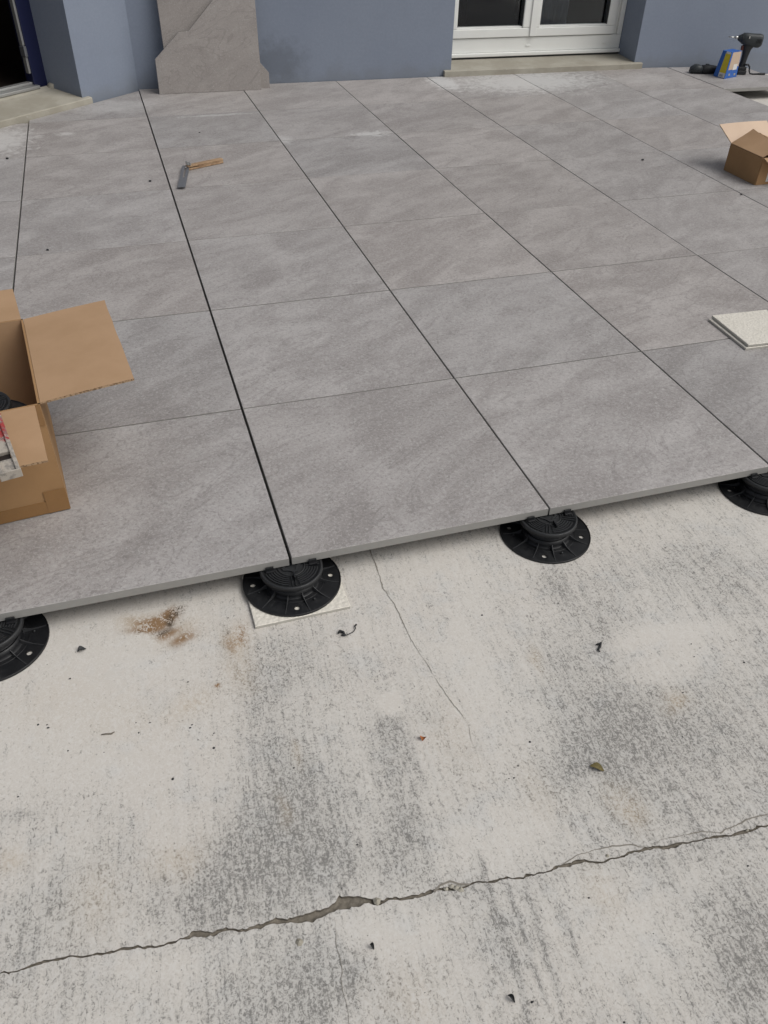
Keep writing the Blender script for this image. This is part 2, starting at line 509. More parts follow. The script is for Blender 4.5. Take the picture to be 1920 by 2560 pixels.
# stain map: (pixel u, v, radius x m, radius y m, amount)
GRIME = [(1550, 1790, .085, .07, .75), (1620, 1860, .16, .06, .45), (1480, 1920, .09, .07, .45), (1440, 1690, .08, .05, .40), (730, 1660, .10, .09, .55), (660, 1810, .05, .12, .45),
         (760, 1950, .07, .10, .45), (700, 2030, .06, .06, .4), (620, 2120, .06, .05, .45), (560, 2230, .09, .05, .60), (700, 2200, .06, .06, .45), (760, 2100, .05, .08, .4),
         (990, 1850, .03, .07, .65), (985, 1815, .022, .02, .5), (1010, 2030, .03, .08, .6), (1000, 2150, .04, .05, .6), (860, 2140, .035, .05, .5), (1860, 1480, .10, .12, .45), (1700, 1420, .15, .07, .40),
         (1480, 1490, .06, .12, .38), (1390, 1470, .03, .06, .45), (1450, 1600, .10, .05, .45), (1850, 2420, .07, .06, .6), (1900, 2330, .08, .10, .5), (1750, 2010, .14, .04, .3),
         (1880, 1720, .12, .10, .30), (1880, 1900, .12, .06, .3), (650, 2470, .09, .05, .55), (820, 2420, .06, .05, .5), (770, 2530, .08, .03, .5), (90, 2270, .07, .05, .55), (60, 2400, .06, .04, .4),
         (170, 2500, .06, .04, .45), (330, 2110, .05, .05, .35), (150, 2030, .08, .03, .25), (40, 2045, .03, .01, .7), (1140, 1330, .06, .06, .12), (1250, 2350, .04, .05, .3), (480, 2250, .05, .05, .4),
         (520, 2330, .10, .012, .35), (1120, 2240, .05, .012, .6), (1430, 2180, .12, .015, .35), (1780, 2110, .12, .015, .35)]
PALE = [(250, 1700, .13, .12, .55), (390, 1890, .10, .08, .4), (980, 1757, .019, .018, 1.5), (1100, 1440, .12, .08, .35), (1170, 1640, .07, .12, .35), (1600, 1600, .07, .03, .5), (1700, 1650, .12, .04, .5),
        (1730, 1580, .09, .025, .55), (900, 1600, .07, .06, .3), (1240, 1850, .06, .12, .3), (1200, 2080, .08, .06, .3), (900, 2350, .06, .04, .4), (1020, 2330, .06, .05, .45), (1560, 2350, .10, .07, .35), (420, 2080, .07, .05, .3),
         (350, 2420, .12, .03, .35), (1340, 2040, .09, .04, .3)]
OCHRE = [(350, 1550, .05, .022, .9), (440, 1580, .05, .03, .55), (590, 1600, .03, .04, .85), (480, 1760, .04, .03, .5), (600, 1680, .03, .05, .45), (1690, 1750, .03, .025, .7), (1560, 2010, .03, .04, .6),
         (1130, 1830, .05, .10, .22), (240, 2260, .04, .06, .32), (480, 2130, .03, .03, .30), (420, 2150, .03, .03, .35), (1500, 2230, .03, .04, .35), (20, 2160, .03, .02, .5), (750, 1890, .008, .03, .45), (710, 2020, .012, .03, .45),
         (1340, 1640, .012, .04, .5), (1350, 1980, .03, .06, .25), (1010, 2500, .05, .05, .2), (300, 1800, .10, .06, .2), (130, 1750, .09, .06, .18)]
RUST = [(380, 1545, .034, .016, 1.5), (420, 1530, .016, .018, 1.5), (355, 1568, .036, .009, 1.3), (450, 1600, .026, .014, 1.0), (410, 1578, .024, .012, 1.0), (600, 1585, .012, .024, .9), (575, 1610, .012, .02, .6), (543, 1724, .005, .004, 2.2)]
DIRT = [(440, 1526, .017, .011, 2.0), (415, 1548, .010, .014, 1.6), (340, 1575, .010, .005, 1.5), (395, 1572, .014, .008, 1.0), (565, 1580, .006, .005, .9)]
STROKES = [([(1220, 2208), (1284, 2410), (1325, 2575)], .006), ([(1272, 2208), (1330, 2410), (1360, 2500)], .004), ([(1319, 2240), (1400, 2503)], .0055), ([(1405, 2283), (1452, 2410)], .004),
           ([(1195, 2140), (1215, 2200)], .006), ([(1500, 2000), (1545, 2060)], .004), ([(1700, 1990), (1760, 2090)], .003), ([(845, 2200), (870, 2260)], .003)]

def blobs(X, Y, lst, seed):
    o = np.zeros_like(X)
    for i, (u, v, rx, ry, a) in enumerate(lst):
        p = on_z(u, v)
        d = ((X - p.x) / rx) ** 2 + ((Y - p.y) / ry) ** 2
        o += a * np.exp(-d * 1.1)
    return o

def build_ground():
    xs = np.concatenate([[-40, -12, -5, -2.5, -1.4], np.arange(-.85, 1.5, .0033), [2, 3, 3.6, 4.4, 5.5, 8, 14, 40]])
    far, near = crack_edges(xs)
    n = len(xs)
    V, F, MI = [], [], []
    def strip(rows, mi):
        base = len(V)
        for r in rows:
            for i in range(n): V.append((xs[i], r[i][0], r[i][1]))
        for a in range(len(rows) - 1):
            for i in range(n - 1):
                F.append((base + a * n + i, base + a * n + i + 1, base + (a + 1) * n + i + 1, base + (a + 1) * n + i)); MI.append(mi)
    def row(y, z=ZG): return [(y[i] if hasattr(y, '__len__') else y, z if not hasattr(z, '__len__') else z[i]) for i in range(n)]
    dep = ZG - .003 - .002 * np.clip((far - near) / .02, 0, 1) + vnoise(xs, 9, 90) * .002
    # near part
    ys = []
    for k in np.linspace(0, 1, 52): ys.append(row(-1.25 + (near + 1.25) * k))
    strip([row(-40), row(-8), row(-3), row(-1.7)] + ys, 0)
    strip([row(near), row(near + .0006, dep)], 1)
    strip([row(near + .0006, dep), row((near + far) / 2, dep - .001), row(far - .0006, dep)], 1)
    strip([row(far - .0006, dep), row(far)], 1)
    ys = []
    for k in np.linspace(0, 1, 170): ys.append(row(far + (.28 - far) * k))
    strip(ys + [row(.6), row(1.2), row(2.5), row(3.3), row(4.0), row(4.5), row(8), row(40)], 0)
    me = bpy.data.meshes.new('ground')
    me.from_pydata(V, [], F)
    me.materials.append(M['concrete']); me.materials.append(M['crack'])
    me.polygons.foreach_set('material_index', MI)
    X = np.array([v[0] for v in V]); Y = np.array([v[1] for v in V])
    wob = .02
    Xw = X + vnoise(Y * 1.0, 21, 14) * wob + vnoise(X + Y, 22, 31) * wob * .6
    Yw = Y + vnoise(X * 1.0, 23, 14) * wob + vnoise(X - Y, 24, 31) * wob * .6
    g = .92 * blobs(Xw, Yw, [(u, v, rx * 1.25, ry * 1.25, a) for u, v, rx, ry, a in GRIME], 1) - blobs(Xw, Yw, PALE, 2) - .01 + .08 * np.clip((X + .1) / .3, -1.5, 1) + .15 * np.clip((-.35 - Y) / .2, 0, 1)
    for pts, w in STROKES:
        q = [on_z(*p) for p in pts]
        yy = np.array([p.y for p in q]); xx = np.array([p.x for p in q]); o = np.argsort(yy)
        cx = np.interp(Y, yy[o], xx[o]) + vnoise(Y, 31, 60) * .006
        inside = np.clip(np.minimum(Y - yy.min() + .02, yy.max() - Y + .02) / .03, 0, 1)
        g += .75 * np.exp(-((X - cx) / w) ** 2) * inside
    q = on_z(980, 1757)
    g = np.where((np.abs(X - q.x) < .019) & (np.abs(Y - q.y) < .021), -.75, g)
    far_out = (X > 3.0)
    g = np.where(far_out, -.15, g + .02)
    for nm, val in (('grime', g), ('ochre', .8 * blobs(Xw, Yw, OCHRE, 3)), ('rust', blobs(Xw, Yw, RUST, 4)), ('dirt', blobs(Xw, Yw, DIRT, 5))):
        at = me.attributes.new(nm, 'FLOAT', 'POINT')
        at.data.foreach_set('value', val.astype(np.float32))
    me.update()
    o = link('ground', me)
    o['kind'] = 'structure'
    o['label'] = 'weathered pale concrete slab with grey stains and cracks'
    return o
ground = build_ground()

def ribbon(name, px, w0, w1, parent, seed, amp=.0025):
    P = [on_z(u, v) for u, v in px]
    d = [0]
    for a, b in zip(P, P[1:]): d.append(d[-1] + (b - a).length)
    L = d[-1]; n = max(8, int(L / .004))
    s = np.linspace(0, L, n)
    x = np.interp(s, d, [p.x for p in P]); y = np.interp(s, d, [p.y for p in P])
    tx, ty = np.gradient(x), np.gradient(y); tl = np.hypot(tx, ty); nx, ny = -ty / tl, tx / tl
    off = vnoise(s, seed, 90) * amp + vnoise(s, seed + 1, 260) * amp * .5
    w = np.clip(w0 + (w1 - w0) * s / L + (vnoise(s, seed + 2, 60)) * .0016, .0002, 1)
    mb = MB()
    V = []
    for i in range(n):
        V.append((x[i] + nx[i] * (off[i] - w[i] / 2), y[i] + ny[i] * (off[i] - w[i] / 2), ZG + .0007))
        V.append((x[i] + nx[i] * (off[i] + w[i] / 2), y[i] + ny[i] * (off[i] + w[i] / 2), ZG + .0007))
    mb.add(V, [(2 * i, 2 * i + 2, 2 * i + 3, 2 * i + 1) for i in range(n - 1)])
    return mb.build(name, M['hairline'], parent)
ribbon('crack', [(922, 1360), (926, 1377), (940, 1415), (957, 1470), (985, 1510), (1000, 1540), (1029, 1600), (1064, 1655), (1116, 1739), (1145, 1774), (1171, 1814), (1178, 1850), (1186, 1866), (1197, 1901), (1204, 1925)], .0020, .0003, ground, 40)
ribbon('crack', [(836, 2292), (839, 2364), (854, 2410), (856, 2468), (868, 2514), (873, 2580)], .0005, .0004, ground, 50)
ribbon('crack', [(1395, 2165), (1440, 2140), (1481, 2127), (1530, 2116), (1573, 2112), (1600, 2118), (1628, 2122)], .0012, .0016, ground, 60)
ribbon('crack', [(1640, 2105), (1654, 2098), (1700, 2090), (1759, 2079), (1799, 2083)], .0010, .0012, ground, 70)
ribbon('crack', [(1799, 2083), (1845, 2060), (1880, 2043), (1920, 2035), (1980, 2025)], .0022, .0012, ground, 80)
ribbon('crack', [(1085, 2230), (1100, 2212), (1125, 2205), (1150, 2212), (1175, 2212)], .003, .003, ground, 90)

# ------------------------------------------------------------------ house walls and openings
SL = -0.018                                    # the rear wall runs very slightly towards the camera to the right
WALL_A = math.atan(SL)
W0 = Vector((0.0, 4.232, 0.0))
house = empty('house', (W0.x, W0.y, ZG))
tag(house, 'blue grey rendered house with white french door and angled corner doorway', 'house')
HZ = -ZG                                       # children of house: z of the deck top
WALL_H = 4.2
wall_root_rz = WALL_A
# rear wall, local x along the wall, y = depth into the house
S0, S1 = 1.965, 3.298                          # french door opening
mb = MB()
OPEN_H = 2.15
mb.box((0.0, 0, 0), (S0, .26, OPEN_H + HZ))
mb.box((S1, 0, 0), (9.0, .26, OPEN_H + HZ))
mb.box((0.0, 0, OPEN_H + HZ), (9.0, .26, WALL_H))
mb.build('wall', M['wall'], house, (0, 0, 0), wall_root_rz)

# angled wall at the left, 42 degrees; local x runs left-down from the bend, y into the house
AL = R(42)
ang = MB()
T0, T1 = .43, 1.38                             # doorway
def angp(t, n, z): return (t, n, z)
ang.box((0.0, -.30, 0), (T0, 0, OPEN_H + HZ))
ang.box((T1, -.30, 0), (2.1, 0, OPEN_H + HZ))
ang.box((0.0, -.30, OPEN_H + HZ), (2.1, 0, WALL_H))
ANG_RZ = math.pi + AL                          # x axis -> (-cos, -sin); y axis -> (sin, -cos) = outwards
ang_o = ang.build('wall', M['wall'], house, (0, 0, 0), ANG_RZ)
# left wing of the house, out of the picture, running towards the camera
end = Vector((-math.cos(AL) * 2.1, -math.sin(AL) * 2.1, 0))
wing = MB()
wing.box((end.x - .3, -9.0, 0), (end.x, end.y, WALL_H))
wing.build('wall', M['wall'], house)

# sills
def sill(name, s0, s1, n0, n1, ztop, zback, rz, sign, ear, shelf):
    """front lip plus sloping top running back into the reveal; sign = direction of 'into the house'"""
    mb = MB()
    y = lambda d: sign * d
    # full-width nosing
    prof = [(-n0, -.03 + HZ), (-n0, ztop - .004 + HZ), (-n0 + .004, ztop + HZ), (-.0012, ztop + .002 + HZ), (-.0012, -.03 + HZ)]
    v = []; m = len(prof)
    for s in (s0 - ear, s1 + ear): v += [(s, y(d), z) for d, z in prof]
    f = [[i, (i + 1) % m, m + (i + 1) % m, m + i] for i in range(m)] + [list(range(m))[::-1], list(range(m, 2 * m))]
    mb.add(v, f)
    # tread inside the opening
    prof = [(-.0012, -.03 + HZ), (-.0012, ztop + .002 + HZ), (n1 * .85, zback + HZ), (n1, zback + shelf + HZ), (n1, -.03 + HZ)]
    v = []
    for s in (s0 + .001, s1 - .001): v += [(s, y(d), z) for d, z in prof]
    mb.add(v, f)
    return mb.build(name, M['sill'], house, (0, 0, 0), rz)
sill('door_sill', S0, S1, .028, .25, .034, .048, wall_root_rz, 1, .05, .002)
sill('door_sill', T0, T1, .028, .25, .030, .052, ANG_RZ, -1, .045, .012)

# french door in the rear wall
DY = .245
fd = empty('french_door', (0, 0, 0), wall_root_rz, house)
def Z(z): return z + HZ
frm = MB()
FB = .060                                      # underside of the frame
frm.bbox((S0 + .001, DY - .035, Z(FB)), (S1 - .001, DY + .02, Z(.082)), .004)           # drip rail
frm.bbox((S0 + .001, DY - .012, Z(.0825)), (S1 - .001, DY + .05, Z(.166)), .003)         # lower frame rail
frm.bbox((S0 + .001, DY - .012, Z(.1665)), (S0 + .05, DY + .05, Z(2.14)), .003)
frm.bbox((S1 - .034, DY - .012, Z(.1665)), (S1 - .001, DY + .05, Z(2.14)), .003)
frm.bbox((S1 - .062, DY + .004, Z(.1665)), (S1 - .0345, DY + .05, Z(2.14)), .003)
frm.bbox((S0 + .0505, DY - .012, Z(2.08)), (S1 - .0625, DY + .05, Z(2.14)), .003)
frm.build('frame', M['white'], fd)
sh = MB(); sh.box((S0 + .004, DY - .022, Z(.0465)), (S1 - .004, DY + .02, Z(.0597)))
sh.build('seal_and_shadow', M['seal_and_shadow'], fd)  # dark strip painting the shadow line between sill and frame
def sash(x0, x1, yo):
    o = MB()
    z0, z1, bw, br = .170, 2.075, .060, .052
    o.bbox((x0, DY + yo, Z(z0)), (x1, DY + .045, Z(z0 + br)), .005)
    o.bbox((x0, DY + yo, Z(z1 - br)), (x1, DY + .045, Z(z1)), .005)
    o.bbox((x0, DY + yo + .0006, Z(z0 + br + .0005)), (x0 + bw, DY + .045, Z(z1 - br - .0005)), .005)
    o.bbox((x1 - bw, DY + yo + .0006, Z(z0 + br + .0005)), (x1, DY + .045, Z(z1 - br - .0005)), .005)
    # glazing bead
    o.bbox((x0 + bw, DY + yo + .012, Z(z0 + br)), (x1 - bw, DY + .03, Z(z0 + br + .009)), .002)
    s = o.build('sash', M['white'], fd)
    g = MB(); g.box((x0 + bw - .004, DY + .022, Z(z0 + br - .004)), (x1 - bw + .004, DY + .026, Z(z1 - br + .004)))
    g.build('glass_pane', M['glass'], fd)
    k = MB()
    k.box((x0 + bw - .0002, DY + yo + .010, Z(z0 + br + .009)), (x0 + bw + .003, DY + .021, Z(z1 - br)))
    k.box((x1 - bw - .003, DY + yo + .010, Z(z0 + br + .009)), (x1 - bw + .0002, DY + .021, Z(z1 - br)))
    k.build('seal_and_shadow', M['seal_and_shadow'], fd)
    return s
sash(S0 + .0515, 2.602, -.022)
sash(2.606, 3.232, -.022)
ast = MB(); ast.bbox((2.594, DY - .030, Z(.172)), (2.640, DY - .0225, Z(2.07)), .003); ast.build('astragal', M['white'], fd)
for s in (2.60, 3.175):
    c = MB(); c.bbox((s - .016, DY - .0165, Z(.112)), (s + .016, DY - .0125, Z(.122)), .0015); c.build('drain_cap', M['white'], fd)
# dim room behind the french door
room = MB()
room.box((1.0, .262, Z(-.02)), (4.4, 3.6, Z(.10)), 0)
room.box((1.0, 3.6, Z(-.02)), (4.4, 3.7, Z(2.6)), 1)
room.box((.9, .262, Z(-.02)), (1.0, 3.7, Z(2.6)), 1)
room.box((4.4, .262, Z(-.02)), (4.5, 3.7, Z(2.6)), 1)
room.box((.9, .262, Z(2.6)), (4.5, 3.7, Z(2.7)), 1)
room.build('room', [M['dark_floor'], M['dark_room']], fd)
cur = MB()
V = []; Fc = []
for i in range(41):
    x = 2.68 + .28 * i / 40; yy = .42 + .015 * math.sin(i * .95) + .004 * math.sin(i * 2.3)
    V += [(x, yy, Z(.103)), (x, yy, Z(2.3))]
cur.add(V, [(2 * i, 2 * i + 2, 2 * i + 3, 2 * i + 1) for i in range(40)], 0, True)
cur.build('curtain', M['curtain'], fd)
cab = MB(); cab.bbox((2.05, .95, Z(.103)), (2.42, 1.5, Z(.95)), .01); cab.build('cupboard', M['cabinet'], fd)
cab = MB(); cab.bbox((3.0, .7, Z(.103)), (3.5, 1.4, Z(1.2)), .01); cab.build('cupboard', M['cabinet'], fd)

# corner doorway, angled wall: dark navy frame, grey seal strip, aluminium threshold
ed = empty('entrance_door', (0, 0, 0), ANG_RZ, house)
DN = -.262
nf = MB()
nf.bbox((T0 - .02, DN - .06, Z(.050)), (T0 + .088, DN, Z(2.12)), .003)
nf.bbox((T1 - .10, DN - .06, Z(.050)), (T1 + .02, DN, Z(2.12)), .003)
nf.bbox((T0 + .0885, DN - .06, Z(2.03)), (T1 - .1005, DN, Z(2.12)), .003)
nf.build('frame', M['navy'], ed)
st = MB()
st.bbox((T0 + .0885, DN - .03, Z(.135)), (T0 + .102, DN - .004, Z(.215)), .002)
st.bbox((T0 + .0885, DN - .03, Z(.27)), (T0 + .102, DN - .004, Z(2.03)), .002)
st.build('seal_strip', M['alu'], ed)
hg = MB(); hg.bbox((T0 + .0885, DN - .032, Z(.217)), (T0 + .106, DN + .004, Z(.268)), .003); hg.build('hinge', M['steel'], ed)
th = MB(); th.bbox((T0 + .075, DN - .05, Z(.062)), (T1 - .06, DN + .030, Z(.078)), .003); th.bbox((T0 + .089, DN - .05, Z(.0785)), (T1 - .07, DN - .012, Z(.092)), .003)
th.build('threshold', M['alu'], ed)
rm = MB()
rm.box((T0 - .2, -2.2, Z(.0)), (T1 + .3, -.325, Z(.06)), 0)
rm.box((T0 - .2, -2.3, Z(.0)), (T1 + .3, -2.2, Z(2.4)), 0)
rm.box((T0 - .3, -2.3, Z(.0)), (T0 - .2, -.302, Z(2.4)), 0)
rm.box((T1 + .3, -2.3, Z(.0)), (T1 + .4, -.302, Z(2.4)), 0)
rm.box((T0 - .3, -2.3, Z(2.4)), (T1 + .4, -.302, Z(2.5)), 0)
rm.build('hallway', M['cabinet'], ed)  # near-black surfaces: the dark of the unlit interior is put into the colour
chip = MB(); chip.tube([(T0 + .0, -.245, Z(.058)), (T0 + .0, -.215, Z(.052))], .022, 12); chip.build('sill_plug', M['sill'], ed)

# ------------------------------------------------------------------ terrace of porcelain slabs on pedestals
terrace = empty('terrace_floor', (0, 0, 0))
tag(terrace, 'raised terrace of large grey stone look porcelain slabs', kind='structure')
TH = .020
GAPX = {-1: .0060, 0: .0062, 1: .0046, 2: .0042, 3: .0038, 4: .0036, 5: .003, 6: .003, -2: .004}
GY = .0050
def warp(x, y):
    """the last columns were laid a little short and out of square"""
    k = max(0.0, x - 2.4) / 1.2
    return (x - .05 * k, y - .07 * k * k * max(0.0, y) / 3.6)
def clip(poly, a, b, c):
    """keep the part of poly where a*x + b*y <= c"""
    out = []
    for i in range(len(poly)):
        p, q = poly[i - 1], poly[i]
        dp, dq = a * p[0] + b * p[1] - c, a * q[0] + b * q[1] - c
        if (dp <= 0) != (dq <= 0):
            t = dp / (dp - dq); out.append((p[0] + (q[0] - p[0]) * t, p[1] + (q[1] - p[1]) * t))
        if dq <= 0: out.append(q)
    return out
shared = {}
def slab(ix, iy, y1=None):
    x0, x1 = ix * .6 + GAPX[ix] / 2, (ix + 1) * .6 - GAPX[ix + 1] / 2
    ya, yb = iy * .6 + (GY / 2 if iy else 0), (iy + 1) * .6 - GY / 2
    if iy == 6: yb = 4.232
    poly = [(x0, ya), (x1, ya), (x1, yb), (x0, yb)]
    plain = iy < 6 and ix >= -1 and ix < 4
    if not plain:
        poly = [warp(*p) for p in poly]
        if iy == 6: poly = clip(poly, -SL, 1, W0.y - .006)                          # stop short of the rear wall
        nx, ny = math.sin(AL), -math.cos(AL)                                        # outward normal of the angled wall
        off = -(.030 if ix < 0 and (iy < 6 or ix < -1) else .030)
        if ix < 0: poly = clip(poly, -nx, -ny, -(nx * W0.x + ny * W0.y) - .031)
        if len(poly) < 3: return
    cx, cy = (ix + .5) * .6, (iy + .5) * .6
    key = (ix, iy == 0) if plain else None
    if key and key in shared: me = shared[key]
    else:
        mb = MB(); mb.prism([(p[0] - cx, p[1] - cy) for p in poly], -TH, 0, 0, 1, .0009)
        me = mb.mesh('paving_slab', [M['tile'], M['tile_side']])
        if key: shared[key] = me
    o = link('paving_slab', me, terrace, (cx, cy, random.uniform(-.0004, .0004)))
    return o
for iy in range(7):
    for ix in range(-2, 6):
        if ix == -2 and iy == 6: continue
        slab(ix, iy)
# the last slab along the wall, beyond the gap
mb = MB()
P = [(3.556, 3.508), (4.105, 3.492), (4.105, 4.08), (3.556, 4.145)]
mb.prism([(p[0] - 3.83, p[1] - 3.8) for p in P], -TH, 0, 0, 1, .0009)
mb.build('paving_slab', [M['tile'], M['tile_side']], terrace, (3.83, 3.8, 0))

# ------------------------------------------------------------------ adjustable pedestals
def make_pedestal(rz, lift, label):
    """base on the slab (lift = thickness of a shim below), head under the paving"""
    H = -TH - ZG - lift
    root = empty('pedestal', (0, 0, ZG + lift), rz)
    tag(root, label, 'pedestal', 'black adjustable pedestals along the terrace edge')
    RB = .1045
    bm = bmesh.new()
    def ring(r, n, cx=0, cy=0):
        vs_ = [bm.verts.new((cx + r * math.cos(2 * math.pi * k / n), cy + r * math.sin(2 * math.pi * k / n), .0035)) for k in range(n)]
        return [bm.edges.new((vs_[k], vs_[(k + 1) % n])) for k in range(n)]
    ed_ = ring(RB, 72) + ring(.052, 40)
    for k in range(4): ed_ += ring(.0058, 12, .0835 * math.cos(k * math.pi / 2), .0835 * math.sin(k * math.pi / 2))
    bmesh.ops.triangle_fill(bm, use_beauty=True, use_dissolve=False, edges=ed_, normal=(0, 0, 1))
    r = bmesh.ops.extrude_face_region(bm, geom=bm.faces[:])
    for v in [g for g in r['geom'] if isinstance(g, bmesh.types.BMVert)]: v.co.z = .0004
    bmesh.ops.recalc_face_normals(bm, faces=bm.faces[:])
    mb = MB(); mb.bm(bm)
    mb.lathe([(RB - .0022, .0034), (RB - .0018, .0052), (RB - .0004, .0054), (RB + .0004, .0042), (RB + .0004, .0004)], 72)
    mb.lathe([(.0685, .0034), (.0685, .0048), (.0675, .0048), (.0675, .0034)], 60)
    base = mb.build('base_plate', M['black'], root)
    # flared skirt up to the thread
    mb = MB()
    mb.lathe([(.0585, .0034), (.0565, .0050), (.0555, .010), (.0555, .022), (.052, .022), (.052, .0036)], 60)
    mb.build('skirt', M['black'], root)
    for k in range(12):
        a = (k + .5) * math.pi / 6
        m = Matrix.Rotation(a, 4, 'Z')
        mb = MB()
        pr = [(.0565, .0034), (.1005, .0034), (.1005, .0044), (.092, .0050), (.080, .0066), (.068, .0100), (.0565, .0165)]
        v = [m @ Vector((x, -.0006, z)) for x, z in pr] + [m @ Vector((x, .0006, z)) for x, z in pr]
        q = len(pr)
        mb.add(v, [[i, (i + 1) % q, q + (i + 1) % q, q + i] for i in range(q)] + [list(range(q))[::-1], list(range(q, 2 * q))])
        mb.build('rib', M['black_rib_lit'], root)
    for a in (200, 300, 40):
        m = Matrix.Rotation(R(a), 4, 'Z')
        mb = MB(); mb.tube([m @ Vector((.077, 0, .003)), m @ Vector((.077, 0, .0075))], .0024, 10); mb.build('peg', M['black2'], root)
    # threaded neck
    pr = [(.049, .004)]
    z = .02
    while z < H - .016:
        pr += [(.049, z), (.0515, z + .0012), (.0515, z + .0022), (.049, z + .0034)]; z += .0042
    pr += [(.049, H - .012)]
    mb = MB(); mb.lathe(pr, 48); mb.build('threaded_neck', M['black'], root)
    # head
    ht = H - .0012
    head = MB()
    head.lathe([(.046, ht - .0155), (.064, ht - .0145), (.0665, ht - .012), (.0668, ht - .004), (.0655, ht - .0015), (.0625, ht - .001), (.0615, ht - .0035), (.015, ht - .0035), (.0, ht - .0035)], 72)
    ho = head.build('head', M['black2'], root)
    # raised concentric ridges, cut into quadrants
    mb = MB()
    for rr in (.034, .0395, .045, .0505, .056):
        for qd in range(4):
            a0, a1 = qd * 90 + 12, qd * 90 + 78
            prof = [(rr - .0014, ht - .0034), (rr - .0012, ht - .0006), (rr + .0012, ht - .0006), (rr + .0014, ht - .0034)]
            n = 12; v = []
            for k in range(n + 1):
                a = R(a0 + (a1 - a0) * k / n)
                v += [(x * math.cos(a), x * math.sin(a), zz) for x, zz in prof]
            f = [[k * 4 + j, (k + 1) * 4 + j, (k + 1) * 4 + (j + 1) % 4, k * 4 + (j + 1) % 4] for k in range(n) for j in range(4)]
            f += [[3, 2, 1, 0], [n * 4, n * 4 + 1, n * 4 + 2, n * 4 + 3]]
            mb.add(v, f)
    mb.lathe([(.0295, ht - .0034), (.0295, ht - .0005), (.0275, ht - .0005), (.0275, ht - .0034)], 40)
    # central star socket
    v = []
    for zz in (ht - .0034, ht - .0006):
        for k in range(16):
            rr = .0155 if (k // 2) % 2 else .021
            a = R(22.5 * k + 11); v.append((rr * math.cos(a), rr * math.sin(a), zz))
    v2 = [(p[0] * .72, p[1] * .72, p[2]) for p in v]
    f = []
    for k in range(16):
        j = (k + 1) % 16
        f += [[k, j, 16 + j, 16 + k], [16 + k, 16 + j, 48 + j, 48 + k], [48 + k, 48 + j, 32 + j, 32 + k]]
    mb.add(v + v2, f)
    mb.build('ridge', M['black2'], ho)
    # radial fins between the quadrants
    for a in range(4):
        m = Matrix.Rotation(a * math.pi / 2, 4, 'Z')
        mb = MB(); mb.bbox((.031, -.0042, ht - .0036), (.060, -.0026, ht - .0002), .0004, 0, m); mb.bbox((.031, .0026, ht - .0036), (.060, .0042, ht - .0002), .0004, 0, m)
        mb.build('fin', M['black2'], ho)
    return root

def ped(x, y, rz, lift, label, tabs=True):
    r = make_pedestal(rz, lift, label)
    r.location.x, r.location.y = x, y
    if tabs:
        ztop = -TH - ZG - lift
        inv = Matrix.Rotation(-rz, 4, 'Z')
        for sx in (-1, 1):
            mb = MB()
            # spacer lugs standing against the slab edge
            mb.bbox((sx * .046 - .0085, -.0052, ztop - .004), (sx * .046 + .0085, -.0012, ztop + .0085), .0007, 0, inv)
            mb.bbox((sx * .046 - .0085, -.0105, ztop - .004), (sx * .046 + .0085, -.0055, ztop + .0018), .0007, 0, inv)
            mb.build('spacer_lug', M['black'], r)
        mb = MB()
        mb.bbox((-.0016, -.043, ztop - .004), (.0016, -.024, ztop + .0055), .0006, 0, inv)
        mb.build('spacer_lug', M['black'], r)
    return r
ped(0.0, -.001, R(-5), .008, 'black pedestal standing on a beige ceramic tile under the terrace edge')
ped(.6, -.001, R(-27), 0, 'black pedestal between the third and fourth front slabs, set on bare concrete')
ped(1.2, -.001, R(-12), 0, 'black pedestal cut by the right picture edge under the terrace')
ped(-.6, -.001, R(-35), 0, 'black pedestal cut by the left picture edge under the terrace')

# ceramic tiles used as shims
def ceramic(name_loc, rz, label, size=.2, th=.0075, group='beige textured ceramic tiles'):
    mb = MB(); h = size / 2
    mb.prism([(-h, -h), (h, -h), (h, h), (-h, h)], 0, th, 0, 1, .0012)
    o = mb.build('ceramic_tile', [M['ceramic'], M['ceramic_side']], None, name_loc, rz)
    tag(o, label, 'tile', group)
    return o
ceramic((.0, -.007, ZG + .0004), R(.5), 'beige textured ceramic tile lying under a black pedestal')
ceramic((1.613, .616, .0006), R(-2.0), 'lower of two stacked beige ceramic tiles on the terrace')
ceramic((1.622, .617, .0100), R(-2.9), 'upper of two stacked beige ceramic tiles on the terrace')

# ------------------------------------------------------------------ cut slabs leaning on the wall
def leaning(name_label, poly, y_foot, lean, x_off=0.0):
    """polygon in the slab's own plane (x along the wall, second = height)"""
    mb = MB()
    mb.prism([(p[0], p[1]) for p in poly], -TH, 0, 0, 1, .0009)
    o = mb.build('cut_slab', [M['tile_lean'], M['tile_side']])
    o.location = (0, y_foot, .0008)
    o.rotation_euler = (math.pi / 2 - lean, 0, R(-.8))
    tag(o, name_label, 'slab', 'cut slabs leaning on the wall')
    return o
leaning('front grey slab with a diagonal cut corner leaning on the blue wall',
        [(.108, .0), (.705, .0), (.713, .6), (.64, .6), (.48, .462), (.318, .311), (.262, .306), (.112, .178)], 4.077, R(8.0))
leaning('rear grey slab with a clipped lower corner leaning behind another slab',
        [(.170, .0), (.762, .0), (.764, .082), (.716, .135), (.716, .6), (.170, .6)], 4.114, R(6.2))

